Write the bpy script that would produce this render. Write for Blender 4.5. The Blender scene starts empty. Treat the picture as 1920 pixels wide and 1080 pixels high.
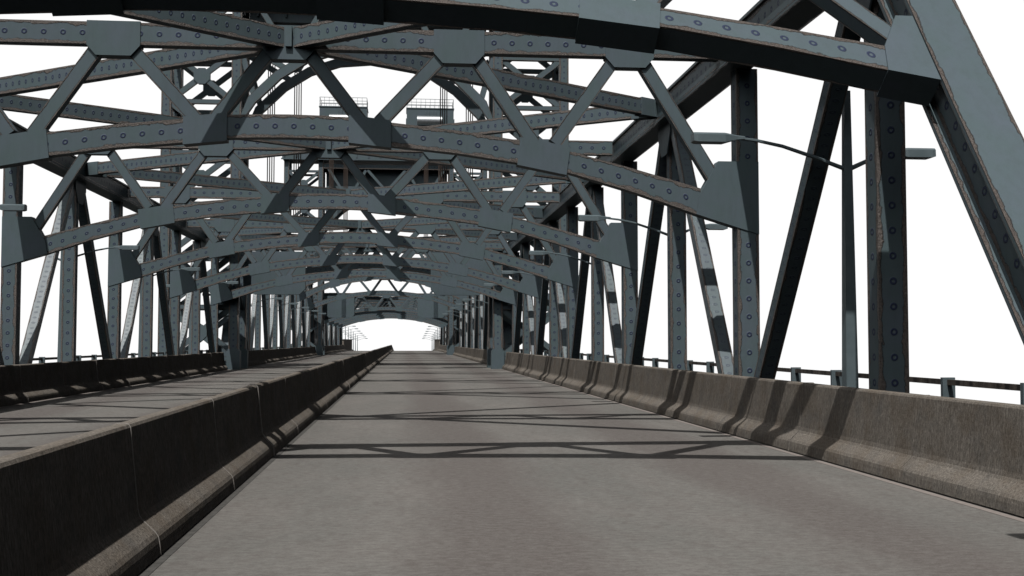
import bpy, math, random
from mathutils import Vector, Matrix
random.seed(7)
SC = bpy.context.scene
COL = SC.collection
EYE = 1.69                      # camera height above the road (m)
pi = math.pi

# ------------------------------------------------------------------ materials
class NT:
    def __init__(s, tree): s.t = tree; s.n = tree.nodes; s.l = tree.links
    def new(s, typ, **kw):
        n = s.n.new(typ)
        for k, v in kw.items(): setattr(n, k, v)
        return n
    def put(s, inp, v):
        if hasattr(v, 'is_output') or isinstance(v, bpy.types.NodeSocket): s.l.new(v, inp)
        else: inp.default_value = v
    def m(s, op, a, b=0.0, c=0.0, clamp=False):
        n = s.new('ShaderNodeMath', operation=op, use_clamp=clamp)
        s.put(n.inputs[0], a); s.put(n.inputs[1], b)
        if len(n.inputs) > 2: s.put(n.inputs[2], c)
        return n.outputs[0]
    def mix(s, f, a, b, blend='MIX'):
        n = s.new('ShaderNodeMix', data_type='RGBA', blend_type=blend)
        s.put(n.inputs['Factor'], f)
        s.put(n.inputs[6], a); s.put(n.inputs[7], b)
        return n.outputs[2]
    def noise(s, vec, scale, detail=4, rough=.55, dist=0.0):
        n = s.new('ShaderNodeTexNoise')
        n.inputs['Scale'].default_value = scale; n.inputs['Detail'].default_value = detail
        n.inputs['Roughness'].default_value = rough; n.inputs['Distortion'].default_value = dist
        if vec is not None: s.l.new(vec, n.inputs['Vector'])
        return n.outputs['Fac']
    def step(s, x, lo, hi):
        n = s.new('ShaderNodeMapRange', clamp=True)
        s.put(n.inputs['Value'], x); s.put(n.inputs['From Min'], lo); s.put(n.inputs['From Max'], hi)
        return n.outputs['Result']
    def scale(s, vec, v):
        n = s.new('ShaderNodeVectorMath', operation='MULTIPLY')
        s.l.new(vec, n.inputs[0]); n.inputs[1].default_value = v
        return n.outputs[0]

def rgb(*c): return (c[0], c[1], c[2], 1.0)

def mat(name):
    m = bpy.data.materials.new(name); m.use_nodes = True
    t = NT(m.node_tree); t.n.clear()
    out = t.new('ShaderNodeOutputMaterial'); b = t.new('ShaderNodeBsdfPrincipled')
    t.l.new(b.outputs[0], out.inputs[0])
    return m, t, b

def make_steel(name='painted_riveted_steel', spec=.12, dr=0.0):
    m, t, b = mat(name)
    uv = t.new('ShaderNodeUVMap', uv_map='UVMap').outputs[0]
    dm = t.new('ShaderNodeUVMap', uv_map='Dim').outputs[0]
    s1 = t.new('ShaderNodeSeparateXYZ'); t.l.new(uv, s1.inputs[0])
    s2 = t.new('ShaderNodeSeparateXYZ'); t.l.new(dm, s2.inputs[0])
    u, v, w, fl = s1.outputs[0], s1.outputs[1], s2.outputs[0], s2.outputs[1]
    geo = t.new('ShaderNodeNewGeometry'); pos = geo.outputs['Position']
    edge = t.m('SUBTRACT', t.m('MULTIPLY', w, .5), t.m('ABSOLUTE', v))
    n1 = t.noise(pos, 2.6, 6, .66, .4)
    # share of the width that is rusty: full for chords (flag 1), thin for web members (.5), none for plates (0)
    share = t.m('MULTIPLY', t.m('SUBTRACT', n1, .26), t.m('MULTIPLY', fl, .54))
    thr = t.m('MULTIPLY', share, w)
    diff = t.m('SUBTRACT', thr, edge)
    rust = t.step(diff, 0.0, .006)
    rust = t.m('MULTIPLY', rust, t.step(fl, .2, .3))
    line = t.m('MULTIPLY', t.m('SUBTRACT', 1.0, t.step(t.m('ABSOLUTE', diff), .003, .012)), t.step(fl, .2, .3))
    # rivet rings along the centre line
    P = .352
    a = t.m('MULTIPLY', t.m('SUBTRACT', t.m('FRACT', t.m('DIVIDE', u, P)), .5), P)
    r = t.m('SQRT', t.m('ADD', t.m('MULTIPLY', a, a), t.m('MULTIPLY', v, v)))
    ring = t.m('SUBTRACT', t.step(r, .018, .028), t.step(r, .046, .058))
    ring = t.m('MULTIPLY', ring, t.step(fl, .8, .9))
    # paint
    n2 = t.noise(pos, 1.3, 5, .6); n3 = t.noise(t.scale(pos, (1, 1, .25)), 9, 5, .7)
    paint = t.mix(t.step(n2, .35, .68), rgb(.112, .154, .164), rgb(.124, .156, .184))
    paint = t.mix(t.m('MULTIPLY', t.step(n3, .45, .8), .35), paint, rgb(.085, .108, .110))
    n4 = t.noise(pos, 34, 5, .75)
    rc = t.mix(t.step(n4, .33, .68), rgb(.072, .060, .053), rgb(.215, .182, .162))
    c = t.mix(rust, paint, rc)
    c = t.mix(t.m('MULTIPLY', line, .7), c, rgb(.045, .038, .034))
    c = t.mix(t.m('MULTIPLY', ring, .82), c, rgb(.028, .034, .088))
    t.l.new(c, b.inputs['Base Color'])
    rg = t.m('ADD', t.m('MULTIPLY', rust, -.14), t.m('ADD', .44 + dr, t.m('MULTIPLY', n3, .16)))
    t.l.new(rg, b.inputs['Roughness'])
    t.l.new(t.m('ADD', spec, t.m('MULTIPLY', rust, .5)), b.inputs['Specular IOR Level'])
    h = t.m('ADD', t.m('MULTIPLY', t.m('MULTIPLY', n4, rust), .05), t.m('MULTIPLY', ring, .012))
    h = t.m('ADD', h, t.m('MULTIPLY', n3, .004))
    h = t.m('SUBTRACT', h, t.m('MULTIPLY', rust, .006))
    bp = t.new('ShaderNodeBump'); bp.inputs['Strength'].default_value = .8; bp.inputs['Distance'].default_value = .8
    t.l.new(h, bp.inputs['Height']); t.l.new(bp.outputs[0], b.inputs['Normal'])
    return m

def make_concrete():
    m, t, b = mat('stained_concrete')
    geo = t.new('ShaderNodeNewGeometry'); pos = geo.outputs['Position']
    streak = t.noise(t.scale(pos, (9, 9, .9)), 5, 6, .7)
    blot = t.noise(pos, 1.7, 6, .65)
    fine = t.noise(t.scale(pos, (1, 1, .35)), 55, 4, .7)
    c = t.mix(t.step(streak, .3, .72), rgb(.165, .147, .126), rgb(.390, .350, .305))
    c = t.mix(t.m('MULTIPLY', t.step(blot, .46, .62), .50), c, rgb(.190, .150, .112))
    c = t.mix(t.m('MULTIPLY', t.step(t.noise(pos, 2.9, 5, .6), .5, .72), .45), c, rgb(.125, .130, .132))
    c = t.mix(t.m('MULTIPLY', t.step(fine, .40, .66), .60), c, rgb(.060, .052, .044))
    t.l.new(c, b.inputs['Base Color'])
    b.inputs['Roughness'].default_value = .95; b.inputs['Specular IOR Level'].default_value = .08
    bp = t.new('ShaderNodeBump'); bp.inputs['Strength'].default_value = .55; bp.inputs['Distance'].default_value = .02
    t.l.new(fine, bp.inputs['Height']); t.l.new(bp.outputs[0], b.inputs['Normal'])
    return m

def make_road():
    m, t, b = mat('worn_road_surface')
    geo = t.new('ShaderNodeNewGeometry'); pos = geo.outputs['Position']
    sp = t.new('ShaderNodeSeparateXYZ'); t.l.new(pos, sp.inputs[0])
    x = sp.outputs[0]
    lane = t.m('ABSOLUTE', x)
    # wheel tracks worn along the lanes, slightly browner and darker
    wob = t.m('MULTIPLY', t.m('SUBTRACT', t.noise(t.scale(pos, (.5, .12, 1)), 1.6, 3), .5), 1.3)
    lx = t.m('ADD', lane, wob)
    def band(c, w): return t.m('SUBTRACT', 1.0, t.step(t.m('ABSOLUTE', t.m('SUBTRACT', lx, c)), w * .35, w))
    tr = t.m('MAXIMUM', band(3.1, 1.0), band(6.4, 1.0))
    big = t.noise(t.scale(pos, (1, .45, 1)), .55, 5, .6)
    med = t.noise(t.scale(pos, (1.4, .7, 1)), 3.2, 6, .7)
    grit = t.noise(pos, 60, 4, .75)
    spot = t.noise(pos, 14, 3, .6); grain = t.noise(t.scale(pos, (1, 1.6, 1)), 9, 8, .88)
    c = t.mix(t.step(big, .35, .66), rgb(.180, .178, .166), rgb(.236, .222, .206))
    c = t.mix(t.m('MULTIPLY', tr, .85), c, rgb(.146, .128, .120))
    c = t.mix(t.m('MULTIPLY', t.step(med, .48, .70), .52), c, rgb(.140, .118, .110))
    c = t.mix(t.m('MULTIPLY', t.step(spot, .64, .72), .38), c, rgb(.105, .094, .090))
    c = t.mix(t.m('MULTIPLY', t.step(grit, .42, .70), .32), c, rgb(.255, .248, .235))
    c = t.mix(t.m('MULTIPLY', t.step(grit, .52, .34), .25), c, rgb(.10, .095, .088))
    c = t.mix(t.m('MULTIPLY', t.step(grain, .48, .66), .70), c, rgb(.100, .088, .080))
    c = t.mix(t.m('MULTIPLY', t.step(grain, .50, .34), .60), c, rgb(.275, .265, .245))
    t.l.new(c, b.inputs['Base Color'])
    b.inputs['Roughness'].default_value = .9; b.inputs['Specular IOR Level'].default_value = .2
    bp = t.new('ShaderNodeBump'); bp.inputs['Strength'].default_value = .35; bp.inputs['Distance'].default_value = .01
    t.l.new(grit, bp.inputs['Height']); t.l.new(bp.outputs[0], b.inputs['Normal'])
    return m

def make_plain(name, c0, c1, sc=8, rough=.6, metal=0.0, stretch=(1, 1, 1), bump=0.0):
    m, t, b = mat(name)
    geo = t.new('ShaderNodeNewGeometry')
    n = t.noise(t.scale(geo.outputs['Position'], stretch), sc, 5, .65)
    t.l.new(t.mix(t.step(n, .38, .66), rgb(*c0), rgb(*c1)), b.inputs['Base Color'])
    b.inputs['Roughness'].default_value = rough; b.inputs['Metallic'].default_value = metal
    b.inputs['Specular IOR Level'].default_value = .35
    if bump:
        bp = t.new('ShaderNodeBump'); bp.inputs['Strength'].default_value = .5; bp.inputs['Distance'].default_value = bump
        t.l.new(n, bp.inputs['Height']); t.l.new(bp.outputs[0], b.inputs['Normal'])
    return m

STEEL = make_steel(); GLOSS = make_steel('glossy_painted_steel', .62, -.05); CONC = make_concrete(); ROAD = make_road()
LAMP = make_plain('grey_painted_metal', (.120, .158, .172), (.148, .188, .205), 3, .45)
RAILM = make_plain('rusty_rail', (.030, .026, .025), (.17, .145, .125), 7, .6, 0, (1, 1, .05))
ROPE = make_plain('greased_wire_rope', (.060, .042, .034), (.105, .080, .066), 20, .55)
ZINC = make_plain('bare_metal_drum', (.40, .43, .45), (.55, .58, .60), 6, .42, .75)
SHADE_GREY = make_plain('barrier_shade_grey', (.075, .073, .068), (.12, .115, .108), 9, .9)  # dark grey painted in for the shade along the middle barrier
LIT_RIB = make_plain('joint_rib_lit_tone', (.34, .31, .28), (.46, .43, .40), 14, .9)  # pale colour paints sunlit edges onto joint ribs that lie in shade
PALE = make_plain('pale_gutter_strip', (.27, .235, .215), (.34, .30, .275), 12, .85)

# ------------------------------------------------------------------ mesh builder
class MB:
    def __init__(s): s.v = []; s.f = []; s.uv = []; s.dm = []
    def face(s, pts, uvs, dim):
        i = len(s.v); s.v += [tuple(p) for p in pts]; s.f.append(tuple(range(i, i + len(pts))))
        s.uv.append(uvs); s.dm.append(dim)
    def beam(s, p0, p1, side, ws, wt, flag=1.0, uoff=None, flags=None, us=1.0):
        """box from p0 to p1; 'side' is the direction of its width ws, wt is the other size"""
        p0 = Vector(p0); p1 = Vector(p1); d = p1 - p0; L = d.length; d = d / L
        a = Vector(side); a = (a - d * a.dot(d)).normalized(); b = d.cross(a).normalized()
        a2 = a * ws / 2; b2 = b * wt / 2
        u0 = random.random() * .3 if uoff is None else uoff
        def q(n, t, h, w, fl):  # face with outward offset n, half-width vector t
            pts = [p0 + n - t, p1 + n - t, p1 + n + t, p0 + n + t]
            cr = (pts[1] - pts[0]).cross(pts[2] - pts[1])
            uvs = [(u0, -w / 2), (u0 + L * us, -w / 2), (u0 + L * us, w / 2), (u0, w / 2)]
            if cr.dot(n) < 0: pts.reverse(); uvs.reverse()
            s.face(pts, uvs, (w, fl))
        fa, fb = flags if flags else (flag, flag)
        q(b2, a2, 0, ws, fa); q(-b2, a2, 0, ws, fa)      # faces seen along b (width ws)
        q(a2, b2, 0, wt, fb); q(-a2, b2, 0, wt, fb)
        for p, sg in ((p0, -1), (p1, 1)):
            pts = [p - a2 - b2, p + a2 - b2, p + a2 + b2, p - a2 + b2]
            uvs = [(0, -wt / 2), (ws, -wt / 2), (ws, wt / 2), (0, wt / 2)]
            if ((pts[1] - pts[0]).cross(pts[2] - pts[1])).dot(d) * sg < 0: pts.reverse(); uvs.reverse()
            s.face(pts, uvs, (wt, 0))
    def box(s, x0, x1, y0, y1, z0, z1, flag=0.0, axis='z'):
        c = ((x0 + x1) / 2, (y0 + y1) / 2, (z0 + z1) / 2)
        if axis == 'z': s.beam((c[0], c[1], z0), (c[0], c[1], z1), (1, 0, 0), x1 - x0, y1 - y0, flag)
        elif axis == 'y': s.beam((c[0], y0, c[2]), (c[0], y1, c[2]), (1, 0, 0), x1 - x0, z1 - z0, flag)
        else: s.beam((x0, c[1], c[2]), (x1, c[1], c[2]), (0, 0, 1), z1 - z0, y1 - y0, flag)
    def plate(s, poly, y0, y1, plane='xz'):
        """polygon (x,z) extruded in y, or (y,z) extruded in x"""
        f = (lambda p, k: Vector((p[0], k, p[1]))) if plane == 'xz' else (lambda p, k: Vector((k, p[0], p[1])))
        c = sum((f(p, (y0 + y1) / 2) for p in poly), Vector()) / len(poly)
        for k in (y0, y1):
            pts = [f(p, k) for p in poly]
            n = (pts[1] - pts[0]).cross(pts[2] - pts[1])
            if n.dot(pts[0] - c) < 0:
                pts.reverse()
            s.face(pts, [(p[0], p[2]) for p in pts], (9, 0))
        for i in range(len(poly)):
            p, q = poly[i], poly[(i + 1) % len(poly)]
            pts = [f(p, y0), f(q, y0), f(q, y1), f(p, y1)]
            n = (pts[1] - pts[0]).cross(pts[2] - pts[1])
            mid = (pts[0] + pts[2]) / 2
            if n.dot(mid - c) < 0: pts.reverse()
            s.face(pts, [(0, 0), (1, 0), (1, 1), (0, 1)], (9, 0))
    def strip(s, bot, top, y0, y1, flag=1.0):
        """curved chord: bottom and top polylines of (x,z), extruded from y0 to y1"""
        u = 0.0
        for i in range(len(bot) - 1):
            b0, b1, t0, t1 = bot[i], bot[i + 1], top[i], top[i + 1]
            L = math.dist(b0, b1); h0 = math.dist(b0, t0); h = (h0 + math.dist(b1, t1)) / 2
            for k, rev in ((y0, False), (y1, True)):
                pts = [(b0[0], k, b0[1]), (b1[0], k, b1[1]), (t1[0], k, t1[1]), (t0[0], k, t0[1])]
                uvs = [(u, -h / 2), (u + L, -h / 2), (u + L, h / 2), (u, h / 2)]
                if rev: pts.reverse(); uvs.reverse()
                s.face(pts, uvs, (h, flag))
            d = abs(y1 - y0)
            for (p, q, rev) in ((b0, b1, True), (t0, t1, False)):
                pts = [(p[0], y0, p[1]), (q[0], y0, q[1]), (q[0], y1, q[1]), (p[0], y1, p[1])]
                uvs = [(u, -d / 2), (u + L, -d / 2), (u + L, d / 2), (u, d / 2)]
                if rev: pts.reverse(); uvs.reverse()
                s.face(pts, uvs, (d, .5))
            u += L
        for i, rev in ((0, False), (-1, True)):
            b, t = bot[i], top[i]
            pts = [(b[0], y0, b[1]), (t[0], y0, t[1]), (t[0], y1, t[1]), (b[0], y1, b[1])]
            if rev: pts.reverse()
            s.face(pts, [(0, 0)] * 4, (1, 0))
    def tube(s, pts, r, n=8, close=True):
        """round tube through points; r is a number or a list"""
        R = r if isinstance(r, (list, tuple)) else [r] * len(pts)
        rings = []
        for i, p in enumerate(pts):
            p = Vector(p); d = (Vector(pts[min(i + 1, len(pts) - 1)]) - Vector(pts[max(i - 1, 0)])).normalized()
            a = Vector((0, 1, 0)) if abs(d.y) < .8 else Vector((1, 0, 0))
            a = (a - d * a.dot(d)).normalized(); b = d.cross(a)
            rings.append([p + (a * math.cos(2 * pi * (k + .5) / n) + b * math.sin(2 * pi * (k + .5) / n)) * R[i] for k in range(n)])
        for i in range(len(rings) - 1):
            for k in range(n):
                k2 = (k + 1) % n
                s.face([rings[i][k], rings[i][k2], rings[i + 1][k2], rings[i + 1][k]], [(0, 0)] * 4, (1, 0))
        if close:
            s.face(list(reversed(rings[0])), [(0, 0)] * n, (1, 0)); s.face(rings[-1], [(0, 0)] * n, (1, 0))
    def mirror(s):
        o = MB()
        for f, uv, dm in zip(s.f, s.uv, s.dm):
            pts = [(-s.v[i][0], s.v[i][1], s.v[i][2]) for i in f]
            o.face(list(reversed(pts)), list(reversed(uv)), dm)
        return o
    def mesh(s, name, m):
        me = bpy.data.meshes.new(name)
        me.from_pydata(s.v, [], s.f)
        l1 = me.uv_layers.new(name='UVMap'); l2 = me.uv_layers.new(name='Dim')
        a = []; b = []
        for uv, dm in zip(s.uv, s.dm):
            for q in uv: a += [q[0], q[1]]; b += [dm[0], dm[1]]
        l1.data.foreach_set('uv', a); l2.data.foreach_set('uv', b)
        me.materials.append(m); me.update()
        return me

def link(name, data, parent=None, loc=(0, 0, 0), rot=(0, 0, 0)):
    o = bpy.data.objects.new(name, data); COL.objects.link(o)
    o.location = loc; o.rotation_euler = rot
    if parent: o.parent = parent
    return o
def part(name, mb, m, parent=None, loc=(0, 0, 0), rot=(0, 0, 0)):
    return link(name, mb.mesh(name, m), parent, loc, rot)
def tag(o, label, cat, group=None):
    o['label'] = label; o['category'] = cat
    if group: o['group'] = group
    return o
def thing(name, label, cat, loc=(0, 0, 0), group=None):
    return tag(link(name, None, None, loc), label, cat, group)
def struct(name, mb, m):
    o = part(name, mb, m); o['kind'] = 'structure'; return o
def copy_part(o, parent, loc=None):
    c = o.copy(); COL.objects.link(c); c.parent = parent
    if loc is not None: c.location = loc
    for ch in list(o.children):
        d = ch.copy(); COL.objects.link(d); d.parent = c
    return c

# ------------------------------------------------------------------ road deck
CREST = 199.0; SLOPE = -.031
def gz(y): return 0.0 if y <= CREST else (y - CREST) * SLOPE
def ribbon(x0, x1, y0, y1, zoff, thick, mb=None):
    mb = mb or MB()
    ys = [y0] + [y for y in (CREST,) if y0 < y < y1] + [y1]
    for a, b in zip(ys[:-1], ys[1:]):
        za, zb = gz(a) + zoff, gz(b) + zoff
        T = [(x0, a, za), (x1, a, za), (x1, b, zb), (x0, b, zb)]
        B = [(p[0], p[1], p[2] - thick) for p in T]
        mb.face(T, [(0, 0)] * 4, (1, 0)); mb.face(list(reversed(B)), [(0, 0)] * 4, (1, 0))
        mb.face([T[0], T[3], B[3], B[0]], [(0, 0)] * 4, (1, 0)); mb.face([T[2], T[1], B[1], B[2]], [(0, 0)] * 4, (1, 0))
        if a == y0: mb.face([T[1], T[0], B[0], B[1]], [(0, 0)] * 4, (1, 0))
        if b == y1: mb.face([T[3], T[2], B[2], B[3]], [(0, 0)] * 4, (1, 0))
    return mb
struct('road', ribbon(-8.52, 8.52, -25, 520, 0, .45), ROAD)
mb = MB()
for sx in (1, -1): ribbon(min(sx * 8.53, sx * 10.8), max(sx * 8.53, sx * 10.8), -25, 520, -.02, .38, mb)
struct('pavement', mb, CONC)
mb = MB()
for x0 in (7.975, -8.07): ribbon(x0, x0 + .095, -25, 300, .004, .003, mb)
struct('road_edge_strip', mb, PALE)
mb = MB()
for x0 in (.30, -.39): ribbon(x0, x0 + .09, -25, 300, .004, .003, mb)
struct('barrier_shade_strip', mb, SHADE_GREY)  # strips carry the barrier's shade as colour

# ------------------------------------------------------------------ concrete barriers
SIDE = [(0, .018), (.012, .11), (.022, .155), (.045, .190), (.150, .290), (.172, .325), (.185, .38), (.248, 1.012), (.262, 1.035), (.29, 1.042),
        (.40, 1.042), (.425, 1.025), (.43, .018)]
def half(sx): return [(.32 - p[0], p[1]) for p in SIDE[:9]] + [(.03, 1.042)]
def extrude_profile(mb, prof, y0, y1):
    ys = [y0] + [y for y in (CREST,) if y0 < y < y1] + [y1]
    for a, b in zip(ys[:-1], ys[1:]):
        for i in range(len(prof)):
            p, q = prof[i], prof[(i + 1) % len(prof)]
            mb.face([(p[0], a, p[1] + gz(a)), (p[0], b, p[1] + gz(b)), (q[0], b, q[1] + gz(b)), (q[0], a, q[1] + gz(a))], [(0, 0)] * 4, (1, 0))
    mb.face([(p[0], y0, p[1] + gz(y0)) for p in prof], [(0, 0)] * len(prof), (1, 0))
    mb.face([(p[0], y1, p[1] + gz(y1)) for p in reversed(prof)], [(0, 0)] * len(prof), (1, 0))
def grow(prof, d):
    out = []
    n = len(prof)
    for i in range(n):
        a, p, q = Vector(prof[i - 1]), Vector(prof[i]), Vector(prof[(i + 1) % n])
        t = (q - p).normalized() + (p - a).normalized(); t.normalize()
        nn = Vector((-t.y, t.x)); out.append((p.x + nn.x * d, max(p.y + nn.y * d, .012)))
    return out
def barrier(label, prof, y0, y1, cat='barrier', rib_mat=None):
    mb = MB(); extrude_profile(mb, prof, y0, y1)
    me = mb.mesh('concrete_barrier', CONC)
    for p in me.polygons: p.use_smooth = True
    me.set_sharp_from_angle(angle=math.radians(55))
    o = link('concrete_barrier', me); tag(o, label, cat, 'concrete barriers along the roadway')
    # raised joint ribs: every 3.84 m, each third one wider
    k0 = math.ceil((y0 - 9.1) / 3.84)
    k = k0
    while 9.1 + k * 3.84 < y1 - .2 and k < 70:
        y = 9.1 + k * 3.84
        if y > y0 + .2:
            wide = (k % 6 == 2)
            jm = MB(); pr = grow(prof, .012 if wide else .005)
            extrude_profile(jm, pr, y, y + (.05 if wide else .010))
            part('joint_rib', jm, rib_mat or LIT_RIB, o)
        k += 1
    return o
RP = [(8.09 + p[0], p[1]) for p in SIDE]
LP = [(-x, z) for x, z in reversed(RP)]
h = half(1)
CP = [(-x, z) for x, z in h] + [(x, z) for x, z in reversed(h)]
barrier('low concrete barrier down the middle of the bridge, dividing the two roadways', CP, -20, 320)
barrier('sunlit brown concrete barrier nearest the camera on the right, striped by shadows', RP, -20, 67.3, rib_mat=CONC)
barrier('concrete barrier on the right between the first and second tower legs', RP, 71.6, 135.6, rib_mat=CONC)
barrier('concrete barrier on the right beyond the second tower, running to the crest', RP, 140.6, 320, rib_mat=CONC)
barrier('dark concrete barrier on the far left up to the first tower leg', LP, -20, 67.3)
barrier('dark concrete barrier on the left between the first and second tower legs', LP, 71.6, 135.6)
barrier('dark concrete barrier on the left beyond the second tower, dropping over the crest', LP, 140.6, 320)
for sx, w in ((1, 'right'), (-1, 'left')):
    mb = MB(); mb.box(min(sx * 8.56, sx * 8.95), max(sx * 8.56, sx * 8.95), 203.5, 236, -1.4, EYE + .25)
    mb.box(min(sx * 8.50, sx * 9.01), max(sx * 8.50, sx * 9.01), 203.4, 236.1, EYE + .252, EYE + .36)
    tag(part('concrete_wall', mb, CONC), 'tall brown concrete wall past the crest on the %s, behind the far street lamps' % w, 'wall', 'end walls beyond the crest')

# ------------------------------------------------------------------ sway frames
def Z(z): return z + EYE
ARCH_B = [(0, 3.87), (.6, 3.86), (1.15, 3.84), (1.95, 3.74), (3.2, 3.62), (4.4, 3.45), (5.4, 3.27), (6.7, 2.90), (8.0, 2.46)]
ARCH_T = [(0, 4.31), (.6, 4.30), (1.15, 4.28), (1.95, 4.19), (3.2, 4.06), (4.4, 3.89), (5.4, 3.69), (6.7, 3.36), (8.0, 3.0)]
def sway_frame(parent, za=lambda z: z, zt=lambda z: z, depth=.28, xend=8.41, portal=False, conv=Z, loc=(0, 0, 0), rot=(0, 0, 0), name='sway_frame'):
    """one cross frame: straight top strut, arched lower chord, zig-zag web and gusset plates. Local y = 0 is its front face."""
    A = lambda z: conv(za(z)); T = lambda z: conv(zt(z))
    f = .02
    mb = MB()
    mb.box(-xend, xend, f, depth, T(5.58), T(6.0), 1.0, 'x')
    bot = [(-x, A(z)) for x, z in reversed(ARCH_B[1:])] + [(x, A(z)) for x, z in ARCH_B]
    top = [(-x, A(z)) for x, z in reversed(ARCH_T[1:])] + [(x, A(z)) for x, z in ARCH_T]
    mb.strip(bot, top, f, depth, 1.0)
    fr = part(name, mb, STEEL, parent, loc, rot)
    # web diagonals
    for sx in (1, -1):
        for (x0, z0, x1, z1) in ((.34, 5.56, 1.38, 4.2), (2.95, 5.54, 1.72, 4.2), (3.55, 5.54, 4.70, 3.85), (6.30, 5.52, 5.12, 3.85), (6.84, 5.54, 8.40, 3.02)):
            mb = MB(); mb.beam((sx * x0, depth / 2 + .01, T(z0)), (sx * x1, depth / 2 + .01, A(z1)), (0, 1, 0), .20, .26, .5)
            part('web_diagonal', mb, STEEL, fr)
    # gussets on the top strut
    for cx, hw in ((0, .49), (3.25, .49), (-3.25, .49), (6.6, .48), (-6.6, .48)):
        mb = MB()
        mb.plate([(cx - hw, T(6.02)), (cx - hw, T(5.56)), (cx - hw + .17, T(5.365)), (cx + hw - .17, T(5.365)), (cx + hw, T(5.56)), (cx + hw, T(6.02))], 0, depth + .02)
        part('gusset_plate', mb, STEEL, fr)
    # gussets on the arch and its ends
    for sx in (1, -1):
        o = -.10 if portal else 0.0
        for pts in ([(1.14, 3.785), (1.95, 3.70), (1.95, 4.23), (1.14, 4.32)], [(4.38 + o, 3.41), (5.34 + o, 3.225), (5.42 + o, 3.78), (4.44 + o, 3.95)]):
            mb = MB(); mb.plate([(sx * x, A(z)) for x, z in pts], 0, depth + .02); part('gusset_plate', mb, STEEL, fr)
        if portal: pts = [(7.9, 2.47), (8.5, 2.29), (8.5, 3.66), (8.28, 3.66), (7.98, 2.98)]
        else: pts = [(7.91, 2.49), (9.17, 2.10), (9.17, 3.54), (8.36, 3.54), (7.97, 2.85)]
        mb = MB(); mb.plate([(sx * x, A(z)) for x, z in pts], 0, depth + (.02 if not portal else .05)); part('end_gusset', mb, STEEL, fr)
    return fr

# ------------------------------------------------------------------ truss members
XI, XO = 8.42, 9.05             # chord faces
def both(fn, name, parent, m=None):
    """build a member for the right truss and its mirror for the left one"""
    mb = fn(); m = m or STEEL; part(name, mb, m, parent); part(name, mb.mirror(), m, parent)
def chord(y0, z0, y1, z1):
    """flanged box chord: two flange plates with a web recessed between their lips"""
    mb = MB(); H = .60; c = (XI + XO) / 2
    mb.beam((c, y0, z0 + .03), (c, y1, z1 + .03), (1, 0, 0), XO - XI, .06, .5)
    mb.beam((c, y0, z0 + H - .03), (c, y1, z1 + H - .03), (1, 0, 0), XO - XI, .06, .5)
    mb.beam((c, y0, z0 + H / 2), (c, y1, z1 + H / 2), (1, 0, 0), XO - XI - .10, H - .122, 1.0, flags=(.5, 1.0))
    return mb
def post(yc, top, w0=8.74, w1=9.17, d=.38, z0=-.45):
    mb = MB(); mb.box(w0, w1, yc - d / 2, yc + d / 2, z0, top, 1.0, 'z')
    return mb
def diagonal(ya, za, yb, zb, x0=8.70, x1=9.00, t=.27, us=1.8):
    mb = MB(); mb.beam(((x0 + x1) / 2, ya, za), ((x0 + x1) / 2, yb, zb), (1, 0, 0), x1 - x0, t, 1.0, flags=(.85, .85), us=us)
    return mb
def node_plate(yc, zc, s=1.0):
    mb = MB()
    mb.plate([(yc - .62 * s, zc + .02), (yc - .62 * s, zc - .30), (yc - .28 * s, zc - .78), (yc + .28 * s, zc - .78), (yc + .62 * s, zc - .30), (yc + .62 * s, zc + .02)], 8.655, 8.685, 'yz')
    return mb
def lateral(parent, xa, ya, xb, yb, zl=5.60, zh=5.985):
    mb = MB(); zc = Z((zl + zh) / 2)
    mb.beam((xa, ya, zc), (xb, yb, zc), (0, 0, 1), zh - zl, .22, 1.0, us=1.6)
    d = (Vector((xa, ya, 0)) - Vector((xb, yb, 0))).normalized()
    e = Vector((xb, yb, zc))
    mb.beam(e - d * .1, e + d * .55, (0, 0, 1), zh - zl + .05, .26, 0.0)
    part('lateral_brace', mb, STEEL, parent)
def bottom_chord(y0, y1):
    mb = MB(); mb.box(8.6, 9.1, y0, y1, -1.15, -.55, 1.0, 'y'); return mb

PANEL = 11.5
F1 = 21.42                       # front face of the first regular frame
NC = .13                         # node centre behind a frame's front face

# ---- near span -------------------------------------------------------------
span = thing('truss_span', 'near riveted steel truss span with its broad sloping end post at upper right', 'bridge span')
frames1 = [F1 + k * PANEL for k in range(5)]
fr0 = sway_frame(span, loc=(0, frames1[0], 0))
for y in frames1[1:]: copy_part(fr0, span, (0, y, 0))
HIP = 15.1; CB = Z(5.40); CT = Z(6.0)
# sloping end posts with flanges
SL = math.atan(1.36); YB = 9.017
def end_post():
    mb = MB(); dv = Vector((0, math.cos(SL), math.sin(SL))); nv = Vector((0, math.sin(SL), -math.cos(SL)))  # nv points back/down
    p0 = Vector((0, YB, 0)) - dv * .8; L = (CT - .05) / math.sin(SL) + .8
    xc = (8.52 + 9.17) / 2; w = 9.17 - 8.52
    def pl(o0, o1, x0, x1, fl, fls=None):
        c = nv * (o0 + o1) / 2; x = Vector(((x0 + x1) / 2, 0, 0))
        mb.beam(p0 + c + x, p0 + dv * L + c + x, (1, 0, 0), x1 - x0, o1 - o0, fl, flags=fls)
    pl(0, .06, 8.52, 9.17, .5, (.45, .5)); pl(.49, .55, 8.52, 9.17, .5); pl(.061, .489, 8.63, 9.06, 1.0)
    return mb
both(end_post, 'end_post', span)
pmap = lambda z: 3.98 + (z - 2.47) * .878
sway_frame(span, za=pmap, zt=lambda z: z + 1.22, depth=.37, xend=8.5, portal=True, conv=lambda z: z + EYE / math.sin(SL),
           loc=(0, YB, 0), rot=(-(pi / 2 - SL), 0, 0), name='portal_frame')
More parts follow.
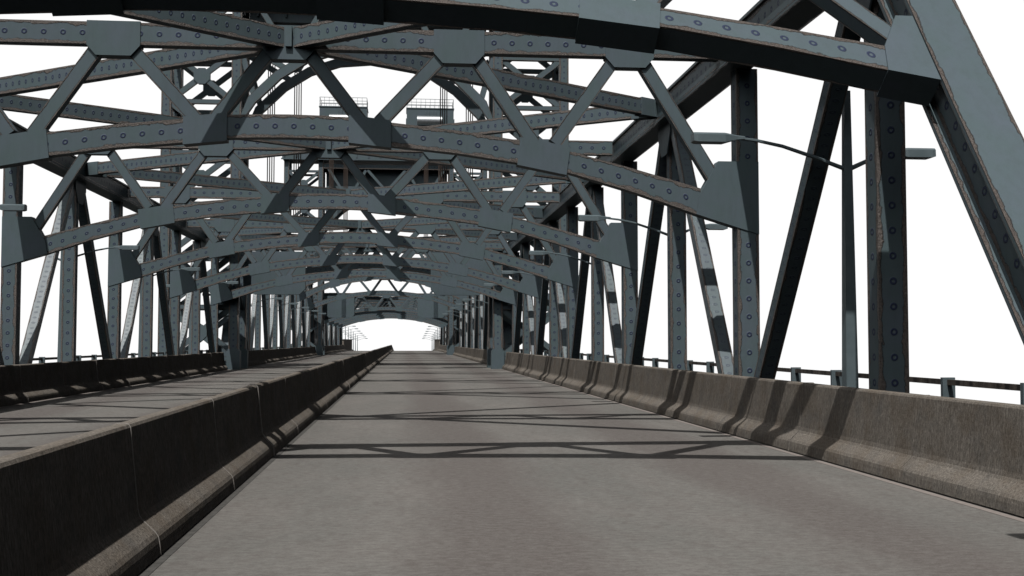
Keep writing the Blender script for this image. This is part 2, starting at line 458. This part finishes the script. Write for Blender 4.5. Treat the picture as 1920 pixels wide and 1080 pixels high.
both(lambda: chord(HIP - .55, CB, frames1[-1] + .35, CB), 'top_chord', span)
both(lambda: bottom_chord(-20, frames1[-1] + .35), 'bottom_chord', span)
both(lambda: post(HIP + .02, CB, 8.75, 9.17, .38), 'vertical_post', span)
for i, y in enumerate(frames1):
    both(lambda: post(y + .02 + .19, CB), 'vertical_post', span)
    if i < 4: both(lambda: post(y + PANEL / 2 + NC, CB, 8.76, 9.17, .30), 'vertical_post', span)
    yn = y + NC; hip = HIP + .35 if i == 0 else yn - PANEL / 2 + .3
    both(lambda: diagonal(yn - .25, -.35, hip, CB + .05), 'dark_diagonal', span)
    if i < 4:
        both(lambda: diagonal(yn + .12, -.35, yn + PANEL / 2 - .42, CB + .05), 'rising_diagonal', span, GLOSS)
    both(lambda: node_plate(HIP + .1 if i == 0 else yn - PANEL / 2, CB), 'node_plate', span)
    for sx in (1, -1):
        ya = HIP if i == 0 else yn - PANEL / 2
        lateral(span, sx * .10, yn, sx * 8.40, ya)
        if i < 4: lateral(span, sx * .10, yn + .1, sx * 8.40, yn + PANEL / 2)
    mb = MB(); mb.box(-.06, .06, y - .07, y - .003, Z(5.60), Z(6.0), 0, 'z'); part('hub_plate', mb, STEEL, span)
# ---- lift span (camel-back, between the towers) ----------------------------
lift = thing('truss_span', 'middle truss span hanging between the two towers, with higher arched cross frames', 'bridge span')
Fh = {81.6: (3.2, 5.3), 93.1: (3.72, 6.25), 104.6: (3.84, 6.6), 116.1: (3.75, 6.37), 127.6: (3.2, 5.3)}
lz = {70.3: None}
tops = {}
for y, (e, c) in Fh.items():
    k = (c - e) / (3.87 - 2.1)
    dt = c - 3.87 + .12
    tops[y] = 5.40 + dt
    sway_frame(lift, za=lambda z, e=e, k=k: e + (z - 2.1) * k if z < 3.9 else e + (3.87 - 2.1) * k + (z - 3.87), zt=lambda z, dt=dt: z + dt, loc=(0, y, 0))
ty = [75.85] + list(tops) + [133.35]
tz = [tops[81.6] - .35] + list(tops.values()) + [tops[127.6] - .35]
def topz(y):
    for a, b, p, q in zip(ty[:-1], ty[1:], tz[:-1], tz[1:]):
        if a <= y <= b: return Z(p + (q - p) * (y - a) / (b - a))
    return Z(tz[0])
for a, b in zip(ty[:-1], ty[1:]):
    both(lambda: chord(a, topz(a), b, topz(b)), 'top_chord', lift)
both(lambda: bottom_chord(70.2, 139), 'bottom_chord', lift)
for (ya, yb) in ((70.4, 75.85), (138.9, 133.35)):
    both(lambda: diagonal(ya, -.4, yb, topz(yb) + .3, 8.55, 9.15, .5), 'end_post', lift)
yy = [75.85, 81.73, 87.48, 93.23, 98.98, 104.73, 110.48, 116.23, 121.98, 127.73, 133.3]
for i, y in enumerate(yy):
    both(lambda: post(y, topz(y), 8.75, 9.17, .34), 'vertical_post', lift)
    if i + 1 < len(yy):
        n = yy[i + 1]
        if i % 2 == 0: both(lambda: diagonal(y + .3, topz(y), n - .25, -.35), 'dark_diagonal', lift)
        else: both(lambda: diagonal(y + .12, -.35, n - .4, topz(n)), 'rising_diagonal', lift, GLOSS)
for y in Fh:
    for sx in (1, -1):
        for s2 in (-1, 1):
            dz = (topz(y) - EYE) - 5.40
            lateral(lift, sx * .1, y + NC + s2 * .05, sx * 8.4, y + NC + s2 * 5.75, 5.6 + dz - .15, 5.98 + dz - .15)
# ---- far span --------------------------------------------------------------
far = thing('truss_span', 'farthest truss span beyond the second tower, ending where the road drops over the crest', 'bridge span')
frames3 = [140.9 + k * PANEL for k in range(5)]
for y in frames3: copy_part(fr0, far, (0, y, 0))
copy_part(fr0, far, (0, 193.2, 0))
both(lambda: chord(140.7, CB, 193.6, CB), 'top_chord', far)
both(lambda: bottom_chord(140.5, 199), 'bottom_chord', far)
both(lambda: diagonal(198.8, -.3, 193.6, CB + .3, 8.52, 9.17, .5), 'end_post', far)
for i, y in enumerate(frames3 + [193.2]):
    yn = y + NC
    both(lambda: post(y + .21, CB), 'vertical_post', far)
    if i < 4:
        both(lambda: post(yn + PANEL / 2, CB, 8.76, 9.17, .30), 'vertical_post', far)
        both(lambda: diagonal(yn + .12, -.35, yn + PANEL / 2 - .42, CB + .05), 'rising_diagonal', far, GLOSS)
        both(lambda: diagonal(yn + PANEL / 2 + .3, CB + .05, yn + PANEL - .25, -.35), 'dark_diagonal', far)
        for sx in (1, -1):
            lateral(far, sx * .1, yn + .1, sx * 8.4, yn + PANEL / 2); lateral(far, sx * .1, yn + PANEL, sx * 8.4, yn + PANEL / 2)

# ------------------------------------------------------------------ lift towers
def tower(Y0, label):
    tw = thing('lift_tower', label, 'tower')
    YF, YK = Y0, Y0 + 3.2
    lv = [-1.69 - .4] + [-1.04 + 3.08 * k for k in range(8)]
    top = Z(21.99)
    for sx in (1, -1):
        for (x0, x1) in ((7.60, 8.18), (11.70, 12.28)):
            for y in (YF, YK):
                mb = MB(); a, b = sorted((sx * x0, sx * x1)); mb.box(a, b, y, y + .45, -.5, top, 1.0, 'z')
                lg = part('tower_leg', mb, STEEL, tw)
                if x0 < 8:
                    mb = MB(); mb.box(a - .10, b + .10, y - .06, y + .51, -.1, 1.12, 0, 'z'); mb.box(a - .03, b + .03, y - .03, y + .48, 1.121, 1.22, 0, 'z')
                    part('leg_base', mb, STEEL, lg)
        for y in (YF + .05, YK + .05):
            for k in range(1, len(lv)):
                z = Z(lv[k])
                mb = MB(); mb.box(min(sx * 8.19, sx * 11.69), max(sx * 8.19, sx * 11.69), y, y + .3, z - .13, z + .13, .5, 'x'); part('strut', mb, STEEL, tw)
                if k + 1 < len(lv):
                    z2 = Z(lv[k + 1]); xm = sx * 9.94; zm = (z + z2) / 2
                    mb = MB()
                    mb.beam((sx * 8.2, y + .12, z + .15), (sx * 11.68, y + .12, z2 - .15), (0, 1, 0), .2, .33, .3)
                    mb.beam((sx * 8.2, y + .16, z2 - .15), (sx * 11.68, y + .16, z + .15), (0, 1, 0), .19, .33, .3)
                    br = part('cross_brace', mb, STEEL, tw)
                    mb = MB(); mb.plate([(xm + .52 * math.cos(pi / 8 + pi / 4 * i), zm + .52 * math.sin(pi / 8 + pi / 4 * i)) for i in range(8)], y - .01, y + .28)
                    part('hub_plate', mb, STEEL, br)
        # side bracing between front and back legs
        for x in (7.9, 12.0):
            for k in range(2, len(lv) - 1):
                mb = MB(); z, z2 = Z(lv[k]), Z(lv[k + 1]); s = 1 if k % 2 else -1
                ya, yb = (YF + .46, YK - .01) if s > 0 else (YK - .01, YF + .46)
                mb.beam((sx * x, ya, z), (sx * x, yb, z2), (1, 0, 0), .2, .2, .3)
                mb.beam((sx * x, YF + .46, z2), (sx * x, YK - .01, z2), (1, 0, 0), .2, .2, .3)
                part('side_brace', mb, STEEL, tw)
        # knee boxes hanging beside the road opening, joined to the inner legs
        pts = [(3.85, 3.2), (4.2, 2.86), (6.9, 2.86), (7.2, 3.15), (7.59, 3.15), (7.59, 5.5), (3.85, 5.5)]
        mb = MB(); mb.plate([(sx * x, Z(z)) for x, z in pts], YF + 1.65, YF + 2.1); part('knee_box', mb, STEEL, tw)
        mb = MB(); mb.plate([(sx * x, Z(z)) for x, z in [(8.19, 1.2), (8.6, 1.6), (9.3, 1.6), (9.3, 3.7), (8.19, 3.7)]], YK + .05, YK + .3); part('side_plate', mb, STEEL, tw)
    # arches between the inner legs
    ar = [(0, 17.62), (1.9, 17.45), (3.7, 16.85), (5.26, 15.85), (6.78, 14.35), (7.35, 13.5), (7.58, 12.0)]
    def up(p, q, r, h):
        d = Vector((r[0] - p[0], r[1] - p[1])).normalized(); n = Vector((-d.y, d.x))
        if n.y < 0: n = -n
        return (q[0] + n.x * h, q[1] + n.y * h)
    full = [(-x, z) for x, z in reversed(ar[1:])] + ar
    tp = []
    for i, q in enumerate(full):
        p = full[max(i - 1, 0)]; r = full[min(i + 1, len(full) - 1)]
        a = up(p, q, r, .55)
        if abs(q[0]) > 7.5: a = (math.copysign(7.59, q[0]), q[1] + .9)
        if abs(a[0]) > 7.59: a = (math.copysign(7.59, a[0]), a[1])
        tp.append(a)
    for y in (YF, YK):
        mb = MB(); mb.strip([(x, Z(z)) for x, z in full], [(x, Z(z)) for x, z in tp], y + .02, y + .42, .3); arch = part('tower_arch', mb, STEEL, tw)
        for sx in (1, -1):
            mb = MB()
            mb.beam((sx * 6.9, y + .2, Z(14.9)), (sx * 7.6, y + .2, Z(17.4)), (0, 1, 0), .25, .34, .3)
            mb.beam((sx * 5.0, y + .2, Z(16.5)), (sx * 7.6, y + .2, Z(18.0)), (0, 1, 0), .24, .34, .3)
            part('arch_brace', mb, STEEL, arch)
        mb = MB(); mb.box(-7.59, 7.59, y + .03, y + .4, Z(20.9), Z(21.5), 1.0, 'x'); part('top_strut', mb, STEEL, tw)
        for sx in (1, -1):
            for (x0, z0, x1, z1) in ((0, 18.2, 2.4, 20.9), (4.6, 17.1, 2.4, 20.9), (4.6, 17.1, 7.0, 20.9)):
                mb = MB(); mb.beam((sx * x0, y + .22, Z(z0)), (sx * x1, y + .22, Z(z1)), (0, 1, 0), .22, .34, .3); part('arch_web', mb, STEEL, tw)
    # platform girder on top
    mb = MB(); mb.box(-12.5, 12.5, YF - .25, YK + .7, Z(22.0), Z(24.4), 0, 'z')
    gd = part('platform_girder', mb, STEEL, tw)
    mb = MB()
    for i in range(18):
        x = -12.2 + i * 24.4 / 17; mb.box(x - .05, x + .05, YF - .33, YF - .252, Z(22.2), Z(24.3), 0, 'z')
    mb.box(-12.6, 12.6, YF - .45, YF - .252, Z(21.86), Z(22.02), 0, 'z')
    part('stiffener', mb, STEEL, gd)
    return tw
tower(67.95, 'near lattice lift tower astride the roadway, its arched portal rising behind the near frames')
tower(136.2, 'far lattice lift tower with the two railed machine houses on top')
# counterweights
for Y0, z0, z1, lab in ((69.1, 19.6, 23.0, 'counterweight box high inside the near lift tower'), (137.3, 17.2, 20.7, 'dark counterweight box hanging inside the far lift tower under its platform')):
    mb = MB(); z1 = min(z1, 21.9) if Y0 < 100 else z1
    mb.box(-7.3, 7.3, Y0, Y0 + 1.6, Z(z0), Z(z1), 0, 'z')
    cw = tag(part('counterweight', mb, STEEL), lab, 'counterweight')
    mb = MB()
    for i in range(9):
        x = -6.8 + i * 1.7; mb.box(x - .06, x + .06, Y0 - .12, Y0 - .002, Z(z0) + .3, Z(z0) + 1.6, 0, 'z')
    mb.box(-7.35, 7.35, Y0 - .1, Y0 - .003, Z(z1) - .35, Z(z1) - .1, 0, 'x')
    part('bracket', mb, STEEL, cw)
# machine houses on the far tower
for sx, w in ((-1, 'left'), (1, 'right')):
    t = thing('machine_house', 'grey machine house with railed roof on the far tower, %s of the pair' % w, 'machine house', (sx * 5.3, 137.0, Z(24.4)), 'machine houses on the far tower')
    mb = MB(); mb.box(-2.88, 2.88, 0, 3.4, .002, 4.15, 0, 'z'); mb.box(-2.98, 2.98, -.08, 3.48, -.1 + .11, 2.9, 0, 'z')
    hs = part('house_wall', mb, STEEL, t)
    mb = MB()
    for x in (-.6, -.2, .25, .65): mb.box(x - .03, x + .03, -.13, -.082, 1.2, 3.9, 0, 'z')
    part('downpipe', mb, LAMP, hs)
    mb = MB(); mb.box(-2.95, 2.95, -.07, 3.47, 4.152, 4.26, 0, 'z'); part('roof_slab', mb, STEEL, t)
    mb = MB()
    for y in (0, 3.38):
        for z in (4.55, 4.95, 5.35): mb.beam((-2.85, y, z), (2.85, y, z), (0, 0, 1), .05, .05, 0)
        for i in range(11):
            x = -2.85 + i * .57; mb.beam((x, y, 4.26), (x, y, 5.36), (1, 0, 0), .035, .035, 0)
    for x in (-2.85, 2.85):
        for z in (4.55, 4.95, 5.35): mb.beam((x, 0, z), (x, 3.38, z), (0, 0, 1), .05, .05, 0)
    part('roof_railing', mb, LAMP, t)
    mb = MB(); mb.tube([(-1.62, -.5, 2.55), (1.5, -.5, 2.55)], .62, 28); dr = part('winding_drum', mb, ZINC, t)
    for p in dr.data.polygons: p.use_smooth = len(p.vertices) == 4
# hoist cables
ordn = {6.45: 'outer', 4.75: 'inner'}
for Y0, z0, wt in ((73.4, 9.0, 'near'), (133.4, 9.4, 'far')):
    for sx, ws in ((-1, 'left'), (1, 'right')):
        for x, oi in ordn.items():
            t = thing('hoist_cable', '%s bundle of four brown hoist ropes on the %s at the %s tower' % (oi, ws, wt), 'cable', (sx * x, Y0, Z(z0 - 2)), 'bundles of hoist ropes at the towers')
            for k in range(4):
                mb = MB(); mb.tube([((k - 1.5) * .14, 0, 0), ((k - 1.5) * .14, 0, 24.6 - z0)], .034 if Y0 < 100 else .045, 6); part('rope', mb, ROPE, t)
            mb = MB(); mb.box(-.35, .35, -.2, .2, 24.6 - z0, 25.2 - z0, 0, 'z'); part('rope_clamp', mb, STEEL, t)

# ------------------------------------------------------------------ railings
for sx, w in ((1, 'right'), (-1, 'left')):
    for (y0, y1, lab) in ((-14.2, 67.4, 'beside the near truss span'), (67.5, 139.6, 'beside the middle truss span'), (139.7, 199, 'beside the far truss span')):
        t = thing('railing', 'rusty single-bar railing on flat posts on the outer %s edge %s' % (w, lab), 'railing', (sx * 10.5, y0, 0), 'outer railings of the bridge')
        mb = MB(); mb.box(-.03, .03, 0, y1 - y0, 1.02, 1.105, 0, 'y'); part('rail', mb, RAILM, t)
        base = None; k = math.ceil((y0 - 14.24) / 2.23)
        while 14.24 + k * 2.23 < y1 - .1:
            y = 14.24 + k * 2.23 - y0
            if base is None:
                mb = MB(); mb.box(-.10, .10, -.035, .035, -.03, 1.135, 0, 'z'); mb.box(-.14, .14, -.08, .08, -.018, .02, 0, 'z')
                base = part('post', mb, LAMP, t, (sx * .14 * 0, y, 0))
                base.location = (0, y, 0)
            else:
                c = base.copy(); COL.objects.link(c); c.parent = t; c.location = (0, y, 0)
            k += 1

# ------------------------------------------------------------------ street lamps
def lamp_meshes():
    pole = MB(); pole.tube([(0, 0, -.02), (0, 0, 3.3), (0, 0, 5.66)], [.150, .105, .072], 4)
    basep = MB(); basep.box(-.2, .2, -.2, .2, -.018, .05, 0, 'z')
    ai = MB(); ai.tube([(-.05, 0, 4.42), (-.55, 0, 4.60), (-1.05, 0, 4.76), (-1.45, 0, 4.84), (-1.80, 0, 4.88)], [.036, .032, .029, .026, .024], 6)
    ao = MB(); ao.tube([(.05, 0, 4.42), (.40, 0, 4.58), (.66, 0, 4.68)], [.038, .032, .028], 6)
    def head(x0, x1, z):
        m = MB(); d = 1 if x1 > x0 else -1
        s = [(x0, .026, .0, .028), (x0 + d * .12, .04, .0, .04), (x0 + d * .34, .125, -.02, .095), (x1 - d * .06, .13, -.02, .095), (x1, .11, -.01, .085)]
        rings = []
        for x, w, dz, h in s:
            rings.append([Vector((x, -w, z + dz - h * .7)), Vector((x, w, z + dz - h * .7)), Vector((x, w * .95, z + dz + h * .55)), Vector((x, w * .6, z + dz + h * .9)), Vector((x, -w * .6, z + dz + h * .9)), Vector((x, -w * .95, z + dz + h * .55))])
        if d < 0: pass
        for a, b in zip(rings[:-1], rings[1:]):
            for k in range(6):
                q = [a[k], a[(k + 1) % 6], b[(k + 1) % 6], b[k]]
                if d < 0: q.reverse()
                m.face(q, [(0, 0)] * 4, (1, 0))
        e0, e1 = list(reversed(rings[0])), rings[-1]
        if d < 0: e0.reverse(); e1 = list(reversed(e1))
        m.face(e0, [(0, 0)] * 6, (1, 0)); m.face(e1, [(0, 0)] * 6, (1, 0))
        return m
    return [('pole', pole), ('base_plate', basep), ('arm', ai), ('arm', ao), ('lamp_head', head(-1.66, -2.50, 4.88)), ('lamp_head', head(.62, 1.42, 4.69))]
src = None; num = {True: 0, False: 0}
ORD = ['first', 'second', 'third', 'fourth', 'fifth', 'sixth', 'seventh', 'eighth', 'ninth', 'tenth', 'eleventh', 'twelfth', 'thirteenth', 'fourteenth', 'fifteenth', 'sixteenth', 'seventeenth',
       'eighteenth', 'nineteenth', 'twentieth', 'twenty-first', 'twenty-second', 'twenty-third', 'twenty-fourth']
for sx, w in ((1, 'right'), (-1, 'left')):
    meshes = []
    for nm, m in lamp_meshes():
        if sx < 0: m = m.mirror()
        meshes.append((nm, m.mesh(nm, LAMP)))
    cnt = 0
    for k in range(-1, 24):
        y = (17.05 if sx > 0 else 16.1) + k * PANEL
        if k == -1: y = 6.75
        if k == -1 and sx < 0: continue
        if k == -1: lab = 'street lamp beside the right barrier casting the small oval shadow at lower right'
        else:
            lab = 'slim double-armed street lamp outside the %s barrier, %s one from the camera' % (w, ORD[cnt]); cnt += 1
        t = thing('street_lamp', lab, 'street lamp', (sx * (9.19 if sx > 0 else 9.29), y, gz(y)), 'street lamps along both edges of the bridge')
        for nm, me in meshes: link(nm, me, t)

# ------------------------------------------------------------------ light
KX, KY = .160, .530
sd = Vector((-KX, -KY, 1)).normalized()         # towards the sun
elev = math.asin(sd.z); azi = math.atan2(sd.x, sd.y)
L = bpy.data.lights.new('sun', 'SUN'); L.energy = 3.0; L.angle = math.radians(.5); L.color = (1.0, .975, .94)
lo = link('sun', L, None, (-20, -60, 100)); lo.rotation_euler = (-sd).to_track_quat('-Z', 'Y').to_euler()

W = bpy.data.worlds.new('World'); SC.world = W; W.use_nodes = True
t = NT(W.node_tree); t.n.clear()
out = t.new('ShaderNodeOutputWorld'); bg = t.new('ShaderNodeBackground'); t.l.new(bg.outputs[0], out.inputs[0])
sky = t.new('ShaderNodeTexSky', sky_type='NISHITA'); sky.sun_disc = False
sky.sun_elevation = elev; sky.sun_rotation = azi; sky.air_density = 1.0; sky.dust_density = 2.0
tc = t.new('ShaderNodeTexCoord'); sp = t.new('ShaderNodeSeparateXYZ'); t.l.new(tc.outputs['Generated'], sp.inputs[0])
def dotv(v):
    n = t.new('ShaderNodeVectorMath', operation='DOT_PRODUCT'); t.l.new(tc.outputs['Generated'], n.inputs[0]); n.inputs[1].default_value = v
    return n.outputs['Value']
# white haze bank low over the far end of the bridge; fill light added to the sky behind left, off the sun
low = t.m('MULTIPLY', t.step(sp.outputs[2], .50, .36), t.step(sp.outputs[2], -.10, -.065))
ahead = t.step(sp.outputs[1], .68, .77)
haze = t.m('MULTIPLY', low, ahead)
sky_fill = t.m('POWER', t.m('MAXIMUM', dotv(tuple(Vector((-.56, -.74, .50)).normalized())), 0.0), 6.0)
up = t.step(sp.outputs[2], .22, .45)
sky_fill = t.m('MULTIPLY', t.m('MULTIPLY', sky_fill, up), 1.75)
sc_ = t.new('ShaderNodeVectorMath', operation='SCALE'); t.l.new(sky.outputs[0], sc_.inputs[0]); sc_.inputs['Scale'].default_value = .004
comb = t.new('ShaderNodeCombineXYZ'); t.put(comb.inputs[0], t.m('MULTIPLY', sky_fill, 1.0)); t.put(comb.inputs[1], t.m('MULTIPLY', sky_fill, 1.0)); t.put(comb.inputs[2], t.m('MULTIPLY', sky_fill, 1.0))
addn = t.new('ShaderNodeVectorMath', operation='ADD'); t.l.new(sc_.outputs[0], addn.inputs[0]); t.l.new(comb.outputs[0], addn.inputs[1])
col = t.mix(haze, addn.outputs[0], rgb(1.02, 1.02, 1.02))
t.l.new(col, bg.inputs['Color']); bg.inputs['Strength'].default_value = 1.0

# ------------------------------------------------------------------ camera
cam = bpy.data.cameras.new('camera'); cam.sensor_width = 32; cam.lens = 35; cam.clip_end = 5000; cam.clip_start = .05
co = link('camera', cam, None, (2.2126, 0, EYE), (pi / 2 + .0474, 0, -.096))
SC.camera = co
SC.view_settings.view_transform = 'Standard'; SC.view_settings.look = 'None'
SC.view_settings.exposure = 0; SC.view_settings.gamma = 1; SC.view_settings.use_curve_mapping = False
SC.render.engine = 'CYCLES'
SC.cycles.max_bounces = 3; SC.cycles.diffuse_bounces = 0; SC.cycles.glossy_bounces = 1
